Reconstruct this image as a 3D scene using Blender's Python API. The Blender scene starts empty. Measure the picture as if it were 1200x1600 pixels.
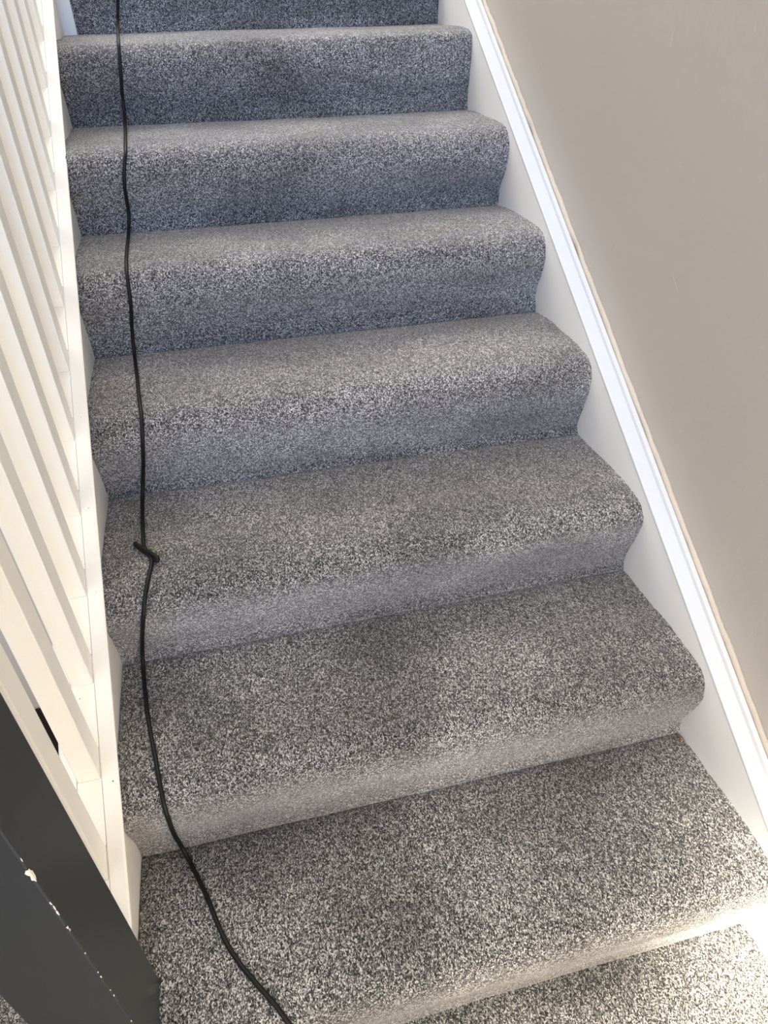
import bpy, bmesh, math, random
from mathutils import Vector, Matrix, noise
random.seed(7)
scn = bpy.context.scene
COL = scn.collection

# ------------------------------------------------------------------ camera
cam_d = bpy.data.cameras.new('camera')
cam = bpy.data.objects.new('camera', cam_d); COL.objects.link(cam)
cam_d.sensor_fit = 'VERTICAL'; cam_d.sensor_height = 36.0
cam_d.lens = 36.0 * 1085.3858 / 1600.0
cam_d.clip_start = 0.01
yaw, pit, rol = 0.234972884, 0.656536964, -0.0162720346
fw = Vector((math.sin(yaw)*math.cos(pit), math.cos(yaw)*math.cos(pit), -math.sin(pit)))
rt = Vector((math.cos(yaw), -math.sin(yaw), 0)); up = rt.cross(fw)
r2 = rt*math.cos(rol) + up*math.sin(rol); u2 = -rt*math.sin(rol) + up*math.cos(rol)
M = Matrix((( r2.x, u2.x, -fw.x, 0.262885), (r2.y, u2.y, -fw.y, -0.626970), (r2.z, u2.z, -fw.z, 1.124245), (0, 0, 0, 1)))
cam.matrix_world = M
scn.camera = cam

# ------------------------------------------------------------------ world, lights, exposure
scn.view_settings.view_transform = 'Standard'
scn.view_settings.look = 'None'
scn.view_settings.gamma = 1.0
scn.view_settings.use_curve_mapping = False
scn.view_settings.exposure = 0.4
w = bpy.data.worlds.new('stairwell_air'); scn.world = w; w.use_nodes = True
# room light: brighter from the pale ceiling above than from the hall around
wn = w.node_tree; wtc = wn.nodes.new('ShaderNodeTexCoord'); wsx = wn.nodes.new('ShaderNodeSeparateXYZ')
wcr = wn.nodes.new('ShaderNodeValToRGB')
wn.links.new(wtc.outputs['Generated'], wsx.inputs[0]); wn.links.new(wsx.outputs['Z'], wcr.inputs[0])
wcr.color_ramp.elements[0].position = 0.0; wcr.color_ramp.elements[0].color = (0.13, 0.13, 0.13, 1)
wcr.color_ramp.elements[1].position = 0.75; wcr.color_ramp.elements[1].color = (1.0, 0.94, 0.86, 1)
wn.links.new(wcr.outputs[0], wn.nodes['Background'].inputs[0])
wn.nodes['Background'].inputs[1].default_value = 1.7

def area(name, loc, target, sx, sy, power, color, spread=180):
    d = bpy.data.lights.new(name, 'AREA'); d.shape = 'RECTANGLE'; d.size = sx; d.size_y = sy
    d.energy = power; d.color = color; d.spread = math.radians(spread)
    o = bpy.data.objects.new(name, d); COL.objects.link(o); o.location = loc
    o.rotation_euler = (Vector(target) - Vector(loc)).to_track_quat('-Z', 'Y').to_euler()
    return o
# unseen warm fill added low for the bottom risers; fanlight (high, cool sky)
area('low_warm_fill', (0.80, -1.40, 0.20), (0.5, -0.1, 0.0), 0.5, 0.5, 4, (1.0, 0.86, 0.69), 110)
area('fanlight_sky', (0.2, -3.2, 1.9), (0.5, 1.9, 1.25), 1.4, 0.7, 11.5, (0.22, 0.47, 1.0), 60)
area('landing_window', (0.5, 2.6, 3.4), (0.5, 0.6, 0.5), 1.6, 1.2, 42, (1.0, 0.93, 0.83))
# sunbeam from the door falling on the foot of the stairs by the wall
def sunbeam(loc, target, power, deg, soft=0.12):
    sd = bpy.data.lights.new('sunbeam', 'SPOT'); sd.energy = power; sd.color = (1.0, 0.92, 0.78)
    sd.spot_size = math.radians(deg); sd.spot_blend = 1.0; sd.shadow_soft_size = soft
    so = bpy.data.objects.new('sunbeam', sd); COL.objects.link(so); so.location = loc
    so.rotation_euler = (Vector(target) - Vector(loc)).to_track_quat('-Z', 'Y').to_euler()
sunbeam((0.35, -3.2, 1.7), (1.03, -0.42, -0.16), 3400, 10)
# added second spot: unseen pool on the hall floor, bouncing onto the lowest riser
sunbeam((0.55, -3.6, 2.6), (0.55, -1.10, -0.17), 24000, 15)

# ------------------------------------------------------------------ materials
def mat(name, color, rough=0.5, bump=0.0, bscale=60.0, var=0.0, spec=0.4, stretch=None):
    m = bpy.data.materials.new(name); m.use_nodes = True
    nt = m.node_tree; b = nt.nodes['Principled BSDF']
    b.inputs['Base Color'].default_value = (*color, 1); b.inputs['Roughness'].default_value = rough
    b.inputs['Specular IOR Level'].default_value = spec
    tc = nt.nodes.new('ShaderNodeTexCoord')
    src = tc.outputs['Object']
    if stretch:
        mp = nt.nodes.new('ShaderNodeMapping'); mp.inputs['Scale'].default_value = stretch
        nt.links.new(src, mp.inputs[0]); src = mp.outputs[0]
    n = nt.nodes.new('ShaderNodeTexNoise'); n.inputs['Scale'].default_value = bscale
    n.inputs['Detail'].default_value = 4; nt.links.new(src, n.inputs['Vector'])
    if bump > 0:
        bp = nt.nodes.new('ShaderNodeBump'); bp.inputs['Strength'].default_value = 1.0
        bp.inputs['Distance'].default_value = bump
        nt.links.new(n.outputs['Fac'], bp.inputs['Height']); nt.links.new(bp.outputs[0], b.inputs['Normal'])
    if var > 0:
        n2 = nt.nodes.new('ShaderNodeTexNoise'); n2.inputs['Scale'].default_value = 5.0
        n2.inputs['Detail'].default_value = 5; nt.links.new(src, n2.inputs['Vector'])
        mx = nt.nodes.new('ShaderNodeMix'); mx.data_type = 'RGBA'
        mx.inputs[6].default_value = (*[c*(1-var) for c in color], 1)
        mx.inputs[7].default_value = (*[min(1, c*(1+var)) for c in color], 1)
        nt.links.new(n2.outputs['Fac'], mx.inputs[0]); nt.links.new(mx.outputs[2], b.inputs['Base Color'])
    return m

M_WHITE = mat('white_gloss_paint', (0.85, 0.83, 0.775), 0.38, 0.0006, 90, 0.03)
M_STRING = mat('white_string_paint', (0.82, 0.825, 0.83), 0.5, 0.0005, 40, 0.03)
M_MOULD = mat('white_moulding_paint', (0.66, 0.68, 0.69), 0.4, 0.0005, 70, 0.02)
M_WALL = mat('taupe_emulsion', (0.46, 0.42, 0.38), 0.5, 0.0007, 60, 0.03, 0.4)
M_HALL = mat('cream_emulsion', (0.62, 0.56, 0.48), 0.7, 0.0005, 30, 0.02)
M_POST = mat('charcoal_satin_paint', (0.027, 0.029, 0.030), 0.38, 0.0004, 30, 0.06, 0.45, (1, 1, 0.08))
M_CHIP = mat('bare_filler', (0.78, 0.68, 0.55), 0.8)
M_CAULK = mat('old_caulk', (0.56, 0.49, 0.41), 0.75, 0.001, 120, 0.15)
M_CRACK = mat('dark_gap', (0.07, 0.05, 0.035), 0.9)
M_CABLE = mat('black_pvc', (0.006, 0.006, 0.006), 0.5, 0.0001, 200, 0, 0.25)
M_SHEET = mat('dark_brown_sheet', (0.018, 0.014, 0.012), 0.95, 0.003, 400, 0.3, 0.1)
M_FLECK = mat('orange_fleck', (0.30, 0.12, 0.05), 0.8)
M_NAIL = mat('nail_hole', (0.02, 0.015, 0.01), 0.8)
M_SCUFF = mat('white_scuff', (0.62, 0.60, 0.56), 0.7)

def carpet_material():
    m = bpy.data.materials.new('grey_twist_pile'); m.use_nodes = True
    nt = m.node_tree; L = nt.links.new; N = nt.nodes.new
    b = nt.nodes['Principled BSDF']; b.inputs['Roughness'].default_value = 1.0
    b.inputs['Specular IOR Level'].default_value = 0.05
    b.inputs['Sheen Weight'].default_value = 0.5; b.inputs['Sheen Roughness'].default_value = 0.45; b.inputs['Sheen Tint'].default_value = (1.0, 0.95, 0.88, 1)
    tc = N('ShaderNodeTexCoord')
    # texture stretched along y so grain still shows on the foreshortened treads
    grain_stretch = N('ShaderNodeMapping'); grain_stretch.inputs['Scale'].default_value = (1.18, 0.74, 1.18)
    L(tc.outputs['Object'], grain_stretch.inputs[0]); src = grain_stretch.outputs[0]
    # warp so the tufts are irregular twists
    wn = N('ShaderNodeTexNoise'); wn.inputs['Scale'].default_value = 160; wn.inputs['Detail'].default_value = 2
    L(src, wn.inputs['Vector'])
    sub = N('ShaderNodeVectorMath'); sub.operation = 'SUBTRACT'; sub.inputs[1].default_value = (0.5, 0.5, 0.5)
    L(wn.outputs['Color'], sub.inputs[0])
    sc = N('ShaderNodeVectorMath'); sc.operation = 'SCALE'; sc.inputs['Scale'].default_value = 0.006
    L(sub.outputs[0], sc.inputs[0])
    ad = N('ShaderNodeVectorMath'); ad.operation = 'ADD'; L(src, ad.inputs[0]); L(sc.outputs[0], ad.inputs[1])
    v = N('ShaderNodeTexVoronoi'); v.inputs['Scale'].default_value = 450; L(ad.outputs[0], v.inputs['Vector'])
    sep = N('ShaderNodeSeparateColor'); L(v.outputs['Color'], sep.inputs[0])
    fn = N('ShaderNodeTexNoise'); fn.inputs['Scale'].default_value = 540; fn.inputs['Detail'].default_value = 2
    L(src, fn.inputs['Vector'])
    mix = N('ShaderNodeMath'); mix.operation = 'MULTIPLY_ADD'; mix.inputs[1].default_value = 0.55
    L(sep.outputs[0], mix.inputs[0])
    fm = N('ShaderNodeMath'); fm.operation = 'MULTIPLY_ADD'; fm.inputs[1].default_value = 1.6; fm.inputs[2].default_value = -0.57
    L(fn.outputs['Fac'], fm.inputs[0]); L(fm.outputs[0], mix.inputs[2])
    cr = N('ShaderNodeValToRGB'); e = cr.color_ramp.elements
    e[0].position = 0.24; e[0].color = (0.014, 0.0135, 0.014, 1)
    e[1].position = 0.86; e[1].color = (0.62, 0.59, 0.555, 1)
    a = e.new(0.45); a.color = (0.092, 0.090, 0.088, 1)
    a = e.new(0.62); a.color = (0.215, 0.208, 0.200, 1)
    L(mix.outputs[0], cr.inputs[0])
    # trodden / brushed areas of the pile
    ln = N('ShaderNodeTexNoise'); ln.inputs['Scale'].default_value = 4.6; ln.inputs['Detail'].default_value = 3
    ln.inputs['Distortion'].default_value = 0.6
    mp = N('ShaderNodeMapping'); mp.inputs['Scale'].default_value = (0.55, 1.25, 1.25)
    L(src, mp.inputs[0]); L(mp.outputs[0], ln.inputs['Vector'])
    mr = N('ShaderNodeMapRange'); mr.inputs['From Min'].default_value = 0.36; mr.inputs['From Max'].default_value = 0.64
    mr.inputs['To Min'].default_value = 0.70; mr.inputs['To Max'].default_value = 1.28
    L(ln.outputs['Fac'], mr.inputs['Value'])
    sc2 = N('ShaderNodeVectorMath'); sc2.operation = 'SCALE'
    L(cr.outputs['Color'], sc2.inputs[0]); L(mr.outputs[0], sc2.inputs['Scale'])
    L(sc2.outputs[0], b.inputs['Base Color'])
    bp = N('ShaderNodeBump'); bp.inputs['Strength'].default_value = 0.8; bp.inputs['Distance'].default_value = 0.0022
    L(mix.outputs[0], bp.inputs['Height']); L(bp.outputs[0], b.inputs['Normal'])
    return m
M_CARPET = carpet_material()

# ------------------------------------------------------------------ helpers
def link(name, me, m, parent=None, smooth=False):
    if m: me.materials.append(m)
    if smooth:
        for p in me.polygons: p.use_smooth = True
    o = bpy.data.objects.new(name, me); COL.objects.link(o)
    if parent: o.parent = parent
    return o

def from_bm(name, bm, m, parent=None, smooth=False, bevel=0.0):
    if bevel > 0:
        bmesh.ops.bevel(bm, geom=list(bm.edges), offset=bevel, segments=2, affect='EDGES', profile=0.6)
    bmesh.ops.recalc_face_normals(bm, faces=bm.faces)
    me = bpy.data.meshes.new(name); bm.to_mesh(me); bm.free()
    return link(name, me, m, parent, smooth)

def box_bm(x0, x1, y0, y1, z0, z1, shear=0.0, bm=None):
    """box whose top and bottom follow z + shear*y"""
    bm = bm or bmesh.new()
    v = [bm.verts.new((x, y, z + shear*y)) for x in (x0, x1) for y in (y0, y1) for z in (z0, z1)]
    for f in ((0,1,3,2),(4,6,7,5),(0,4,5,1),(2,3,7,6),(0,2,6,4),(1,5,7,3)):
        bm.faces.new([v[i] for i in f])
    return bm

def extrude_pitch(name, sec, y0, y1, slope, m, parent, smooth=False, steps=1):
    """section (x,h) swept along y, height h + slope*y"""
    bm = bmesh.new(); rings = []
    for i in range(steps+1):
        y = y0 + (y1-y0)*i/steps
        rings.append([bm.verts.new((x, y, h + slope*y)) for x, h in sec])
    n = len(sec)
    for a, b in zip(rings, rings[1:]):
        for i in range(n): bm.faces.new((a[i], a[(i+1) % n], b[(i+1) % n], b[i]))
    bm.faces.new(rings[0]); bm.faces.new(rings[-1])
    return from_bm(name, bm, m, parent, smooth)

def thing(name, label, cat, loc=(0, 0, 0), group=None):
    o = bpy.data.objects.new(name, None); COL.objects.link(o); o.location = loc
    o.empty_display_size = 0.05
    o['label'] = label; o['category'] = cat
    if group: o['group'] = group
    return o

def tag(o, label, cat):
    o['label'] = label; o['category'] = cat; return o

def structure(o):
    o['kind'] = 'structure'; return o

def tube(name, pts, rad, m, parent=None, seg=12):
    """smooth round tube through pts"""
    P = [Vector(p) for p in pts]; fine = []
    for i in range(len(P)-1):
        p0 = P[max(i-1, 0)]; p1 = P[i]; p2 = P[i+1]; p3 = P[min(i+2, len(P)-1)]
        n = max(2, int((p2-p1).length/0.004))
        for j in range(n):
            t = j/n
            fine.append(0.5*((2*p1) + (p2-p0)*t + (2*p0-5*p1+4*p2-p3)*t*t + (3*p1-p0-3*p2+p3)*t**3))
    fine.append(P[-1])
    bm = bmesh.new(); rings = []; nrm = Vector((1, 0, 0))
    for i, p in enumerate(fine):
        t = (fine[min(i+1, len(fine)-1)] - fine[max(i-1, 0)]).normalized()
        nrm = (nrm - t*nrm.dot(t)).normalized(); bn = t.cross(nrm)
        rings.append([bm.verts.new(p + (nrm*math.cos(2*math.pi*k/seg) + bn*math.sin(2*math.pi*k/seg))*rad) for k in range(seg)])
    for a, b in zip(rings, rings[1:]):
        for k in range(seg): bm.faces.new((a[k], a[(k+1) % seg], b[(k+1) % seg], b[k]))
    bm.faces.new(rings[0]); bm.faces.new(list(reversed(rings[-1])))
    return from_bm(name, bm, m, parent, True)

# ------------------------------------------------------------------ dimensions
W = 0.97224; G = 0.26638; RI = 0.17; WALLX = W + 0.0535
FLOOR = -0.1745

# ------------------------------------------------------------------ setting
bm = bmesh.new()
def floor_grid(x0, x1, y0, y1, d, z):
    nx = int((x1-x0)/d); ny = int((y1-y0)/d)
    V = [[bm.verts.new((x0+(x1-x0)*i/nx, y0+(y1-y0)*j/ny, z + 0.0012*(noise.noise(Vector((i*0.9, j*0.9, 3.1)))))) for j in range(ny+1)] for i in range(nx+1)]
    for i in range(nx):
        for j in range(ny): bm.faces.new((V[i][j], V[i+1][j], V[i+1][j+1], V[i][j+1]))
floor_grid(-1.6, WALLX, -3.4, 0.6, 0.02, FLOOR)
structure(from_bm('floor', bm, M_CARPET, None, True))
structure(from_bm('wall_right', box_bm(WALLX, WALLX+0.12, -3.4, 2.6, FLOOR, 3.6), M_WALL))
structure(from_bm('wall_hall', box_bm(-1.6, -0.08, 0.505, 0.60, FLOOR, 3.6), M_HALL))

# ------------------------------------------------------------------ carpet
Rc = {0:(-0.0051,-0.0006),1:(0.2661,0.1712),2:(0.5238,0.3384),3:(0.7952,0.509),4:(1.0704,0.6752),5:(1.3272,0.8468),6:(1.6043,1.02),7:(1.8706,1.19),-1:(-0.2744,-0.17)}
Lc = {0:(0.0092,-0.0088),1:(0.2663,0.1704),2:(0.5387,0.3396),3:(0.7992,0.5122),4:(1.0348,0.6898),5:(1.3101,0.8562),6:(1.5983,1.02),7:(1.8646,1.19),-1:(-0.2664,-0.17)}
# right-hand section of each step (offset from k*G, k*RI), riser bottom -> tread back
SEG = {
 5:[(0.001,0.028),(-0.0058,0.0705),(-0.0116,0.1158),(-0.0100,0.1487),(0.0021,0.1636),(0.0460,0.1708),(0.1466,0.1706)],
 4:[(0.0051,0.0318),(-0.018,0.072),(-0.0305,0.109),(-0.0281,0.1415),(-0.003,0.1639),(0.0425,0.1707),(0.1272,0.1714),(0.195,0.1709)],
 3:[(0.0077,0.0264),(0.0028,0.0577),(-0.0071,0.0827),(-0.0165,0.1142),(-0.0131,0.1402),(-0.0032,0.1617),(0.0232,0.172),(0.076,0.1759),(0.1678,0.1739)],
 2:[(0.002,0.0128),(-0.0064,0.0487),(-0.0155,0.0884),(-0.0207,0.1131),(-0.019,0.1409),(-0.007,0.1592),(0.0136,0.1707),(0.0582,0.1765),(0.1179,0.1757),(0.1887,0.1764)],
 1:[(0.0054,0.0221),(-0.0033,0.063),(-0.0133,0.1035),(-0.0187,0.1358),(-0.0116,0.1533),(0.0051,0.1666),(0.038,0.1733),(0.0797,0.175),(0.1506,0.1718),(0.2249,0.1685)],
 0:[(-0.0019,0.0305),(-0.0130,0.0739),(-0.0226,0.1171),(-0.0184,0.147),(-0.0061,0.1664),(0.0161,0.1743),(0.0507,0.1752),(0.1029,0.1777),(0.1601,0.1746),(0.2171,0.172)],
}
GEN = [(0.001,0.028),(-0.0065,0.064),(-0.0175,0.104),(-0.0190,0.134),(-0.0085,0.154),(0.0130,0.1645),(0.055,0.1685),(0.118,0.1695),(0.195,0.1695)]
GEN_M1 = [(0.001,0.028),(-0.0065,0.066),(-0.0175,0.108),(-0.0190,0.139),(-0.0085,0.162),(0.0130,0.1745),(0.055,0.180),(0.118,0.180),(0.195,0.176)]

def catmull(P, per=10):
    out = []
    for i in range(len(P)-1):
        p0 = P[max(i-1, 0)]; p1 = P[i]; p2 = P[i+1]; p3 = P[min(i+2, len(P)-1)]
        for j in range(per):
            t = j/per
            out.append(tuple(0.5*((2*p1[c]) + (p2[c]-p0[c])*t + (2*p0[c]-5*p1[c]+4*p2[c]-p3[c])*t*t + (3*p1[c]-p0[c]-3*p2[c]+p3[c])*t**3) for c in (0, 1)))
    out.append(P[-1]); return out

def resample(P, n):
    d = [0]
    for a, b in zip(P, P[1:]): d.append(d[-1] + math.hypot(b[0]-a[0], b[1]-a[1]))
    out = []; j = 0
    for i in range(n+1):
        s = d[-1]*i/n
        while j < len(d)-2 and d[j+1] < s: j += 1
        t = (s-d[j])/max(d[j+1]-d[j], 1e-9)
        out.append((P[j][0]+(P[j+1][0]-P[j][0])*t, P[j][1]+(P[j+1][1]-P[j][1])*t))
    return out

def section(k, side):
    C = Rc if side == 'R' else Lc
    c0, c1 = C[k], C[k+1]
    if side == 'R' and k in SEG:
        mid = [(k*G+a, k*RI+b) for a, b in SEG[k]]
    else:
        g = GEN_M1 if k == -1 else GEN
        mid = []
        for a, b in g:
            t = max(0.0, min(1.0, a/G)); s = max(0.0, min(1.0, b/RI))
            oy = (c0[0]-k*G)*(1-t) + (c1[0]-(k+1)*G)*t
            oz = (c0[1]-k*RI)*(1-s) + (c1[1]-(k+1)*RI)*s
            mid.append((k*G+a+oy, k*RI+b+oz))
    P = catmull([c0]+mid+[c1], 10)
    # split just under the nosing front
    zs = c0[1] + 0.108
    i = next(i for i, p in enumerate(P) if p[1] > zs)
    return P[:i+1], P[i:]

NR, NT, NX = 40, 110, 300
def sheet(name, PL, PR, x0, x1, n, crease0, crease1, parent, seed, xL=0.0):
    # tuck the hidden ends into the fold so no gap shows
    if crease0: PL = [(PL[0][0]+0.002, PL[0][1]-0.012)] + PL; PR = [(PR[0][0]+0.002, PR[0][1]-0.012)] + PR
    if crease1: PL = PL + [(PL[-1][0]+0.014, PL[-1][1]-0.004)]; PR = PR + [(PR[-1][0]+0.014, PR[-1][1]-0.004)]
    A = resample(PL, n); B = resample(PR, n); verts = []; faces = []
    nx = int(NX*(x1-x0)/W)
    for i in range(nx+1):
        x = x0 + (x1-x0)*i/nx; t = x/W
        row = [(a[0]*(1-t)+b[0]*t, a[1]*(1-t)+b[1]*t) for a, b in zip(A, B)]
        for j, (y, z) in enumerate(row):
            ya, za = row[max(j-1, 0)]; yb, zb = row[min(j+1, n)]
            l = math.hypot(yb-ya, zb-za) or 1; ny, nz = -(zb-za)/l, (yb-ya)/l
            h = 0.0022*noise.noise(Vector((x*7, y*16, z*16))) + 0.0007*noise.noise(Vector((x*330, y*330, z*330)))
            edge = min(x, W-x)
            if edge < 0.012: h += 0.0009*random.uniform(-1, 1) - 0.0012*(1-edge/0.012)
            # the pile dips into the fold where a tread meets a riser
            if crease0 and j < 5: h -= 0.0030*(1-j/5)
            if crease1 and n-j < 8: h -= 0.0040*(1-(n-j)/8)
            verts.append((x, y+ny*h, z+nz*h))
    for i in range(nx):
        for j in range(n):
            a = i*(n+1)+j; faces.append((a, a+n+1, a+n+2, a+1))
    me = bpy.data.meshes.new(name); me.from_pydata(verts, [], faces)
    return link(name, me, M_CARPET, parent, True)

carpet = thing('stair_carpet', 'speckled grey twist pile carpet fitted down the whole flight between the white boards', 'carpet', (0, 0, 0))
for k in range(-1, 7):
    rL, tL = section(k, 'L'); rR, tR = section(k, 'R')
    if k == 6:
        sheet('riser', rL, rR, 0.0, W, NR, True, False, carpet, k*5); continue
    sheet('riser', rL, rR, 0.0, W, NR, True, False, carpet, k*5)
    sheet('tread', tL, tR, 0.0, W, NT, False, True, carpet, k*5+2)

# ------------------------------------------------------------------ staircase woodwork
stair = thing('staircase', 'white painted timber sides of the staircase, holding the carpeted steps between them', 'staircase')
SR = 0.6316; HR = 0.1965
# wall-side board with its stepped top moulding
sec = [(W, -0.30), (W, HR-0.001), (W+0.004, HR-0.001), (W+0.006, HR-0.012), (W+0.0455, HR-0.016), (W+0.0455, -0.30)]
s_r = extrude_pitch('string_board', sec, -0.62, 2.05, SR, M_STRING, stair)
sec = [(W-0.0005, HR-0.001), (W, HR+0.0015), (W+0.0015, HR+0.003), (W+0.026, HR+0.004), (W+0.029, HR+0.0025), (W+0.031, HR-0.0005),
       (W+0.036, HR-0.003), (W+0.044, HR-0.0025), (W+0.0455, HR-0.0045), (W+0.0455, HR-0.02), (W+0.002, HR-0.02)]
extrude_pitch('string_moulding', sec, -0.62, 2.05, SR, M_MOULD, stair)
# cracked filler between moulding and wall
bm = bmesh.new(); prev = None; random.seed(3)
for i in range(0, 420):
    y = -0.62 + i*0.0064
    wv = 0.0012*noise.noise(Vector((y*28, 1.3, 0))) + 0.0008*noise.noise(Vector((y*120, 4, 0)))
    zt = SR*y + HR
    gap = 0.0008 + 0.0042*max(0, noise.noise(Vector((y*14, 9, 0)))) + 0.001*max(0, noise.noise(Vector((y*70, 2, 0))))
    ring = [bm.verts.new((W+0.0462+gap+wv, y, zt-0.012)), bm.verts.new((W+0.0466+gap+wv, y, zt-0.0015+wv)),
            bm.verts.new((min(W+0.0500+gap*0.5+wv, WALLX-0.001), y, zt+0.0012+wv*1.5)), bm.verts.new((WALLX-0.0003, y, zt+0.0045+wv*2.5)), bm.verts.new((WALLX-0.0003, y, zt-0.012))]
    if prev:
        for a in range(4): bm.faces.new((prev[a], prev[a+1], ring[a+1], ring[a]))
    prev = ring
fil = from_bm('filler_bead', bm, M_CAULK, stair, True); fil['label'] = 'cracked cream filler along the wall edge'

# open side board under the balusters
SL = 0.640; HL = 0.1850
s_l = extrude_pitch('string_board', [(-0.001, -0.32), (-0.001, HL-0.008), (-0.044, HL-0.008), (-0.044, -0.32)], -0.27, 1.60, SL, M_WHITE, stair)
# riser-side boarding seen from the hall (closes the underside)
bm = bmesh.new()
pv = [(-0.27, FLOOR), (1.6, FLOOR), (1.6, 1.6*SL-0.30), (0.5, 0.5*SL-0.30), (0.22, FLOOR+0.001)]
bm2 = [[bm.verts.new((x, y, z)) for y, z in pv[1:]] for x in (-0.032, -0.012)]
bm.faces.new(bm2[0]); bm.faces.new(list(reversed(bm2[1])))
for i in range(4): bm.faces.new((bm2[0][i], bm2[0][(i+1) % 4], bm2[1][(i+1) % 4], bm2[1][i]))
from_bm('spandrel_panel', bm, M_WHITE, stair)

# ------------------------------------------------------------------ balustrade
bal = thing('balustrade', 'white painted balustrade of square balusters on a grooved sloping rail beside the stairs', 'banister', (-0.029, 0, 0))
def bal_part(o):
    o.location = -bal.location; return o
# base rail: moulded inner edge, flat margins and a groove for the balusters
sec = [(0.004, HL-0.030), (0.0062, HL-0.016), (0.0062, HL-0.010), (0.0105, HL-0.0085), (0.0122, HL-0.005), (0.0118, HL-0.0015), (0.009, HL),
       (-0.0112, HL), (-0.0120, HL-0.0035), (-0.0465, HL-0.0035), (-0.0472, HL), (-0.066, HL), (-0.069, HL-0.003), (-0.069, HL-0.010),
       (-0.062, HL-0.016), (-0.060, HL-0.030)]
bal_part(extrude_pitch('base_rail', sec, -0.25, 1.600, SL, M_WHITE, bal))
ys = [-0.0875] + [0.0265 + 0.1169*i for i in range(13)]
BX0, BX1, BD = -0.0447, -0.0136, 0.0375
HAND = 0.93
def bal_mesh():
    bm = bmesh.new()
    z0, z1 = HL-0.0035, HAND
    v = [bm.verts.new((x, y, z + SL*y)) for x in (BX0-BX0, BX1-BX0) for y in (0, BD) for z in (0, z1-z0)]
    for f in ((0,1,3,2),(4,6,7,5),(0,4,5,1),(2,3,7,6),(0,2,6,4),(1,5,7,3)): bm.faces.new([v[i] for i in f])
    ve = [e for e in bm.edges if abs(e.verts[0].co.x-e.verts[1].co.x) < 1e-6 and abs(e.verts[0].co.y-e.verts[1].co.y) < 1e-6]
    bmesh.ops.bevel(bm, geom=ve, offset=0.0016, segments=2, affect='EDGES', profile=0.5)
    bmesh.ops.recalc_face_normals(bm, faces=bm.faces)
    me = bpy.data.meshes.new('baluster'); bm.to_mesh(me); bm.free(); me.materials.append(M_WHITE)
    return me
bme = bal_mesh()
for y in ys:
    o = bpy.data.objects.new('baluster', bme); COL.objects.link(o); o.parent = bal
    o.location = Vector((BX0, y, HL-0.0035+SL*y)) - bal.location
# fillets laid in the groove between the feet
for a, b in zip([-0.235]+ys, ys):
    y0 = a + BD if a > -0.2 else a
    bm = box_bm(BX0-0.0012, BX1+0.0012, y0+0.0004, b-0.0004, HL-0.0036, HL-0.0012, SL)
    bal_part(from_bm('fillet', bm, M_WHITE, bal))
# handrail above (out of the frame, carries the balusters)
sec = [(-0.052, HAND-0.004), (-0.058, HAND+0.012), (-0.060, HAND+0.034), (-0.050, HAND+0.050), (-0.029, HAND+0.056), (-0.008, HAND+0.050), (0.002, HAND+0.034), (0.0, HAND+0.012), (-0.006, HAND-0.004)]
bal_part(extrude_pitch('handrail', sec, -0.19, 1.600, SL, M_WHITE, bal, False))
# nail heads and specks on the rail
def speck(name, x, y, h, r, m, parent, flat=0.3):
    bm = bmesh.new(); bmesh.ops.create_uvsphere(bm, u_segments=8, v_segments=5, radius=r)
    for v in bm.verts: v.co.z *= flat; v.co += Vector((x, y, h + SL*y)); v.co.z += (v.co.y-y)*SL
    return from_bm(name, bm, m, parent, True)
for (x, y, r) in ((0.0035, 0.0195, 0.0010), (0.0010, 0.385, 0.0007), (0.0075, 0.360, 0.0005), (0.0015, 0.262, 0.0005), (0.0, 0.53, 0.0005)):
    bal_part(speck('nail_hole', x, y, HL, r, M_NAIL, bal))
bal_part(speck('nail_hole', -0.034, 0.127, HL-0.0010, 0.0007, M_NAIL, bal))

# ------------------------------------------------------------------ newel posts
NX0, NX1, NY0, NY1 = -0.063, 0.031, -0.279, -0.1815
post = thing('newel_post', 'dark charcoal painted square newel post with chipped edge at the stair foot', 'post', ((NX0+NX1)/2, (NY0+NY1)/2, FLOOR))
def post_part(o):
    o.location = -post.location; return o
post_part(from_bm('shaft', box_bm(NX0, NX1, NY0, NY1, FLOOR, 1.02), M_POST, post, False, 0.0022))
post_part(from_bm('cap', box_bm(NX0-0.012, NX1+0.012, NY0-0.012, NY1+0.012, 1.02, 1.045), M_POST, post, False, 0.006))
# paint chips along the front arris
def chip(z, ln, wd, ox=0.0, oy=0.0, seed=0):
    random.seed(seed); bm = bmesh.new(); c = None; ring = []
    n = 14
    for i in range(n):
        a = 2*math.pi*i/n; rr = random.uniform(0.65, 1.15)
        u = math.cos(a)*wd*rr; h = math.sin(a)*ln*rr
        # wraps round the corner: u<0 on the front face, u>0 on the side face
        if u + ox < 0: p = (NX1 + u + ox + 0.0006, NY0 - 0.00025, z+h)
        else: p = (NX1 + 0.00025, NY0 + u + ox - 0.0006, z+h)
        ring.append(bm.verts.new(p))
    c = bm.verts.new((NX1 - 0.0002, NY0 + 0.0002, z)) if abs(ox) < wd else bm.verts.new(((NX1+ox, NY0-0.0005, z) if ox < 0 else (NX1+0.0005, NY0+ox, z)))
    for i in range(n): bm.faces.new((c, ring[i], ring[(i+1) % n]))
    o = post_part(from_bm('paint_chip', bm, M_CHIP, post)); o['label'] = 'bare cream paint chip'
    return o
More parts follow.
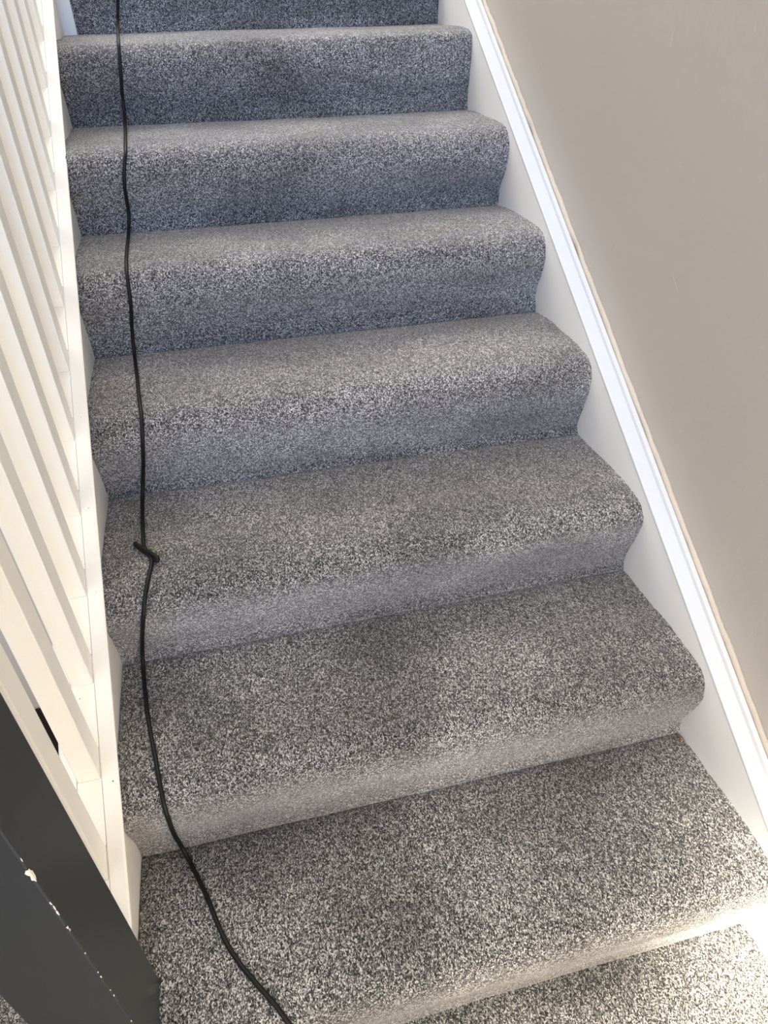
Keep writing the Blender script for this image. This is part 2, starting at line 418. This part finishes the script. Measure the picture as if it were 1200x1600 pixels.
for i, (z, ln, wd, ox) in enumerate(((0.5459, 0.004, 0.0010, 0), (0.5239, 0.0065, 0.0036, -0.001), (0.5150, 0.0095, 0.0042, 0.0005), (0.4654, 0.0035, 0.0011, -0.0005), (0.4555, 0.0060, 0.0014, 0.0004),
                                     (0.4450, 0.0060, 0.0018, 0), (0.4133, 0.0026, 0.0020, 0), (0.4075, 0.0024, 0.0016, 0.0008), (0.3531, 0.0022, 0.0015, 0), (0.3044, 0.0018, 0.0012, 0),
                                     (0.2918, 0.0030, 0.0014, 0), (0.2543, 0.0020, 0.0011, 0), (0.2379, 0.0028, 0.0014, 0), (0.1568, 0.0026, 0.0014, 0))):
    chip(z, ln, wd, ox, 0, i+11)

top = thing('newel_post', 'white painted newel post standing on the topmost visible tread', 'post', (-0.016, 1.63, 1.02))
o = from_bm('shaft', box_bm(-0.062, 0.0295, 1.588, 1.680, 0.70, 2.15), M_WHITE, top, False, 0.002); o.location = -top.location
o = from_bm('cap', box_bm(-0.072, 0.0395, 1.578, 1.690, 2.15, 2.18), M_WHITE, top, False, 0.006); o.location = -top.location

# ------------------------------------------------------------------ loose things
CABLE = [(0.151,1.586,1.168),(0.1455,1.5837,1.1023),(0.1398,1.5893,1.0793),(0.1345,1.5820,1.0556),(0.1332,1.5087,1.0344),(0.1398,1.3343,1.0198),(0.1387,1.2971,0.9999),(0.1357,1.2910,0.9781),(0.1319,1.2932,0.9538),(0.1278,1.2998,0.9286),(0.1243,1.3038,0.9018),(0.1220,1.2879,0.8776),(0.1233,1.2170,0.8628),(0.1278,1.0976,0.8580),(0.1280,1.0331,0.8471),(0.1224,1.0169,0.8280),(0.1169,1.0139,0.8064),(0.1125,1.0177,0.7824),(0.1100,1.0253,0.7563),(0.1080,1.0304,0.7312),(0.1037,1.0222,0.7090),(0.1012,0.9813,0.6962),(0.1007,0.9094,0.6926),(0.1018,0.8361,0.6908),(0.1021,0.7950,0.6805),(0.1012,0.7801,0.6624),(0.0993,0.7763,0.6405),(0.0960,0.7792,0.6159),(0.0907,0.7864,0.5895),(0.0858,0.7921,0.5627),(0.0824,0.7898,0.5379),(0.0820,0.7673,0.5217),(0.0850,0.7221,0.5163),(0.0891,0.6679,0.5157),(0.0927,0.6141,0.5155),(0.0960,0.5698,0.5134),(0.0980,0.5384,0.5065),(0.0964,0.5216,0.4919),(0.0932,0.5149,0.4717),(0.0881,0.5168,0.4456),(0.0819,0.5243,0.4153),(0.0748,0.5304,0.3855),(0.0687,0.5279,0.3606),(0.0656,0.5090,0.3467),(0.0656,0.4768,0.3432),(0.0668,0.4399,0.3432),(0.0687,0.4003,0.3436),(0.0695,0.3862,0.3430),(0.0708,0.3733,0.3430),(0.0779,0.3514,0.3436),(0.0881,0.3311,0.3454),(0.0952,0.3205,0.3485),(0.0957,0.3255,0.3514),(0.0852,0.3393,0.3521),(0.0696,0.3589,0.3507),(0.0566,0.3788,0.3475),(0.0569,0.3790,0.3442),(0.0689,0.3568,0.3469),(0.0819,0.3396,0.3468),(0.0848,0.3279,0.3446),(0.0834,0.3146,0.3419),(0.0782,0.2850,0.3392),(0.0742,0.2645,0.3330),(0.0694,0.2506,0.3209),(0.0638,0.2435,0.3013),(0.0563,0.2457,0.2725),(0.0476,0.2547,0.2362),(0.0404,0.2586,0.2032),(0.0372,0.2492,0.1816),(0.0375,0.2283,0.1745),(0.0391,0.2032,0.1737),(0.0418,0.1774,0.1736),(0.0444,0.1522,0.1738),(0.0479,0.1271,0.1738),(0.0512,0.1029,0.1738),(0.0550,0.0806,0.1735),(0.0585,0.0589,0.1727),(0.0615,0.0374,0.1713),(0.0642,0.0173,0.1679),(0.0662,0.0010,0.1599),(0.0670,-0.0104,0.1452),(0.0675,-0.0147,0.1168),(0.0645,-0.0051,0.0628),(0.0666,-0.0015,0.0198),(0.0729,-0.0124,0.0015),(0.0810,-0.0318,-0.0009),(0.0891,-0.0521,0.0006),(0.0963,-0.0709,0.0020),(0.1033,-0.0894,0.0038),(0.1096,-0.1096,0.0043),(0.1158,-0.1288,0.0052),(0.1219,-0.1465,0.0058),(0.1289,-0.1639,0.0063),(0.1380,-0.1814,0.0066),(0.1474,-0.1978,0.0065),(0.1577,-0.2127,0.0060),(0.1676,-0.2271,0.0051),(0.1772,-0.2402,0.0037),(0.1866,-0.2528,0.0014),(0.1943,-0.2651,-0.0026),(0.2018,-0.2763,-0.0097),(0.2100,-0.2855,-0.0211),(0.2178,-0.2915,-0.0436),(0.2241,-0.2828,-0.1201),(0.2321,-0.2823,-0.1709),(0.2321,-0.2823,-0.1709)]
if CABLE:
    tag(tube('cable', CABLE, 0.0036, M_CABLE), 'long black cable with a small kinked knot trailing down the carpeted stairs', 'cable')

bm = bmesh.new()
for dx, dy, r in ((0, 0, 0.0026), (0.003, -0.004, 0.002), (-0.002, -0.006, 0.0016)):
    t = bmesh.ops.create_icosphere(bm, subdivisions=2, radius=r)
    for v in t['verts']:
        v.co = Vector((v.co.x*0.7, v.co.y*1.5, v.co.z*0.5)); v.co *= 1+0.3*noise.noise(v.co*900); v.co += Vector((W-0.006+dx, -0.014+dy, 0.0025))
tag(from_bm('debris_fleck', bm, M_FLECK, None, True), 'tiny orange-brown fleck in the right corner where lowest riser meets tread', 'debris')

bm = bmesh.new()
me_sheet = box_bm(-0.62, -0.10, -0.02, 0.50, FLOOR+0.001, FLOOR+0.012)  # guessed flat dark brown sheet on the hall floor behind the gap
tag(from_bm('dark_floor_sheet', me_sheet, M_SHEET, None, False, 0.003), 'dark brown sheet on hall floor glimpsed through the gap between white balusters', 'mat')

# scuffs on the right wall
def scuff(y, z, ly, lz):
    bm = bmesh.new()
    n = 6; A = []; B = []
    for i in range(n+1):
        t = i/n-0.5; wv = 0.0006*(1-4*t*t)+0.0001
        yy = y+ly*t; zz = z+lz*t + 0.0006*noise.noise(Vector((i*1.7, y*50, 0)))
        A.append(bm.verts.new((WALLX-0.0003, yy-wv, zz))); B.append(bm.verts.new((WALLX-0.0003, yy+wv, zz)))
    for i in range(n): bm.faces.new((A[i], A[i+1], B[i+1], B[i]))
    return from_bm('scuff_mark', bm, M_SCUFF, bpy.data.objects['wall_right'])
#SCUFFS
for a in ((0.6006,0.7082,0.002,0.008),(0.3597,1.0634,0.003,0.012),(1.0371,0.9628,0.001,0.01),(0.5509,1.0393,0,0.02),(-0.0140,0.2671,0.001,0.004),(0.3984,0.7054,-0.04,-0.03),(0.2659,0.3376,0.03,0.01)):
    scuff(*a)
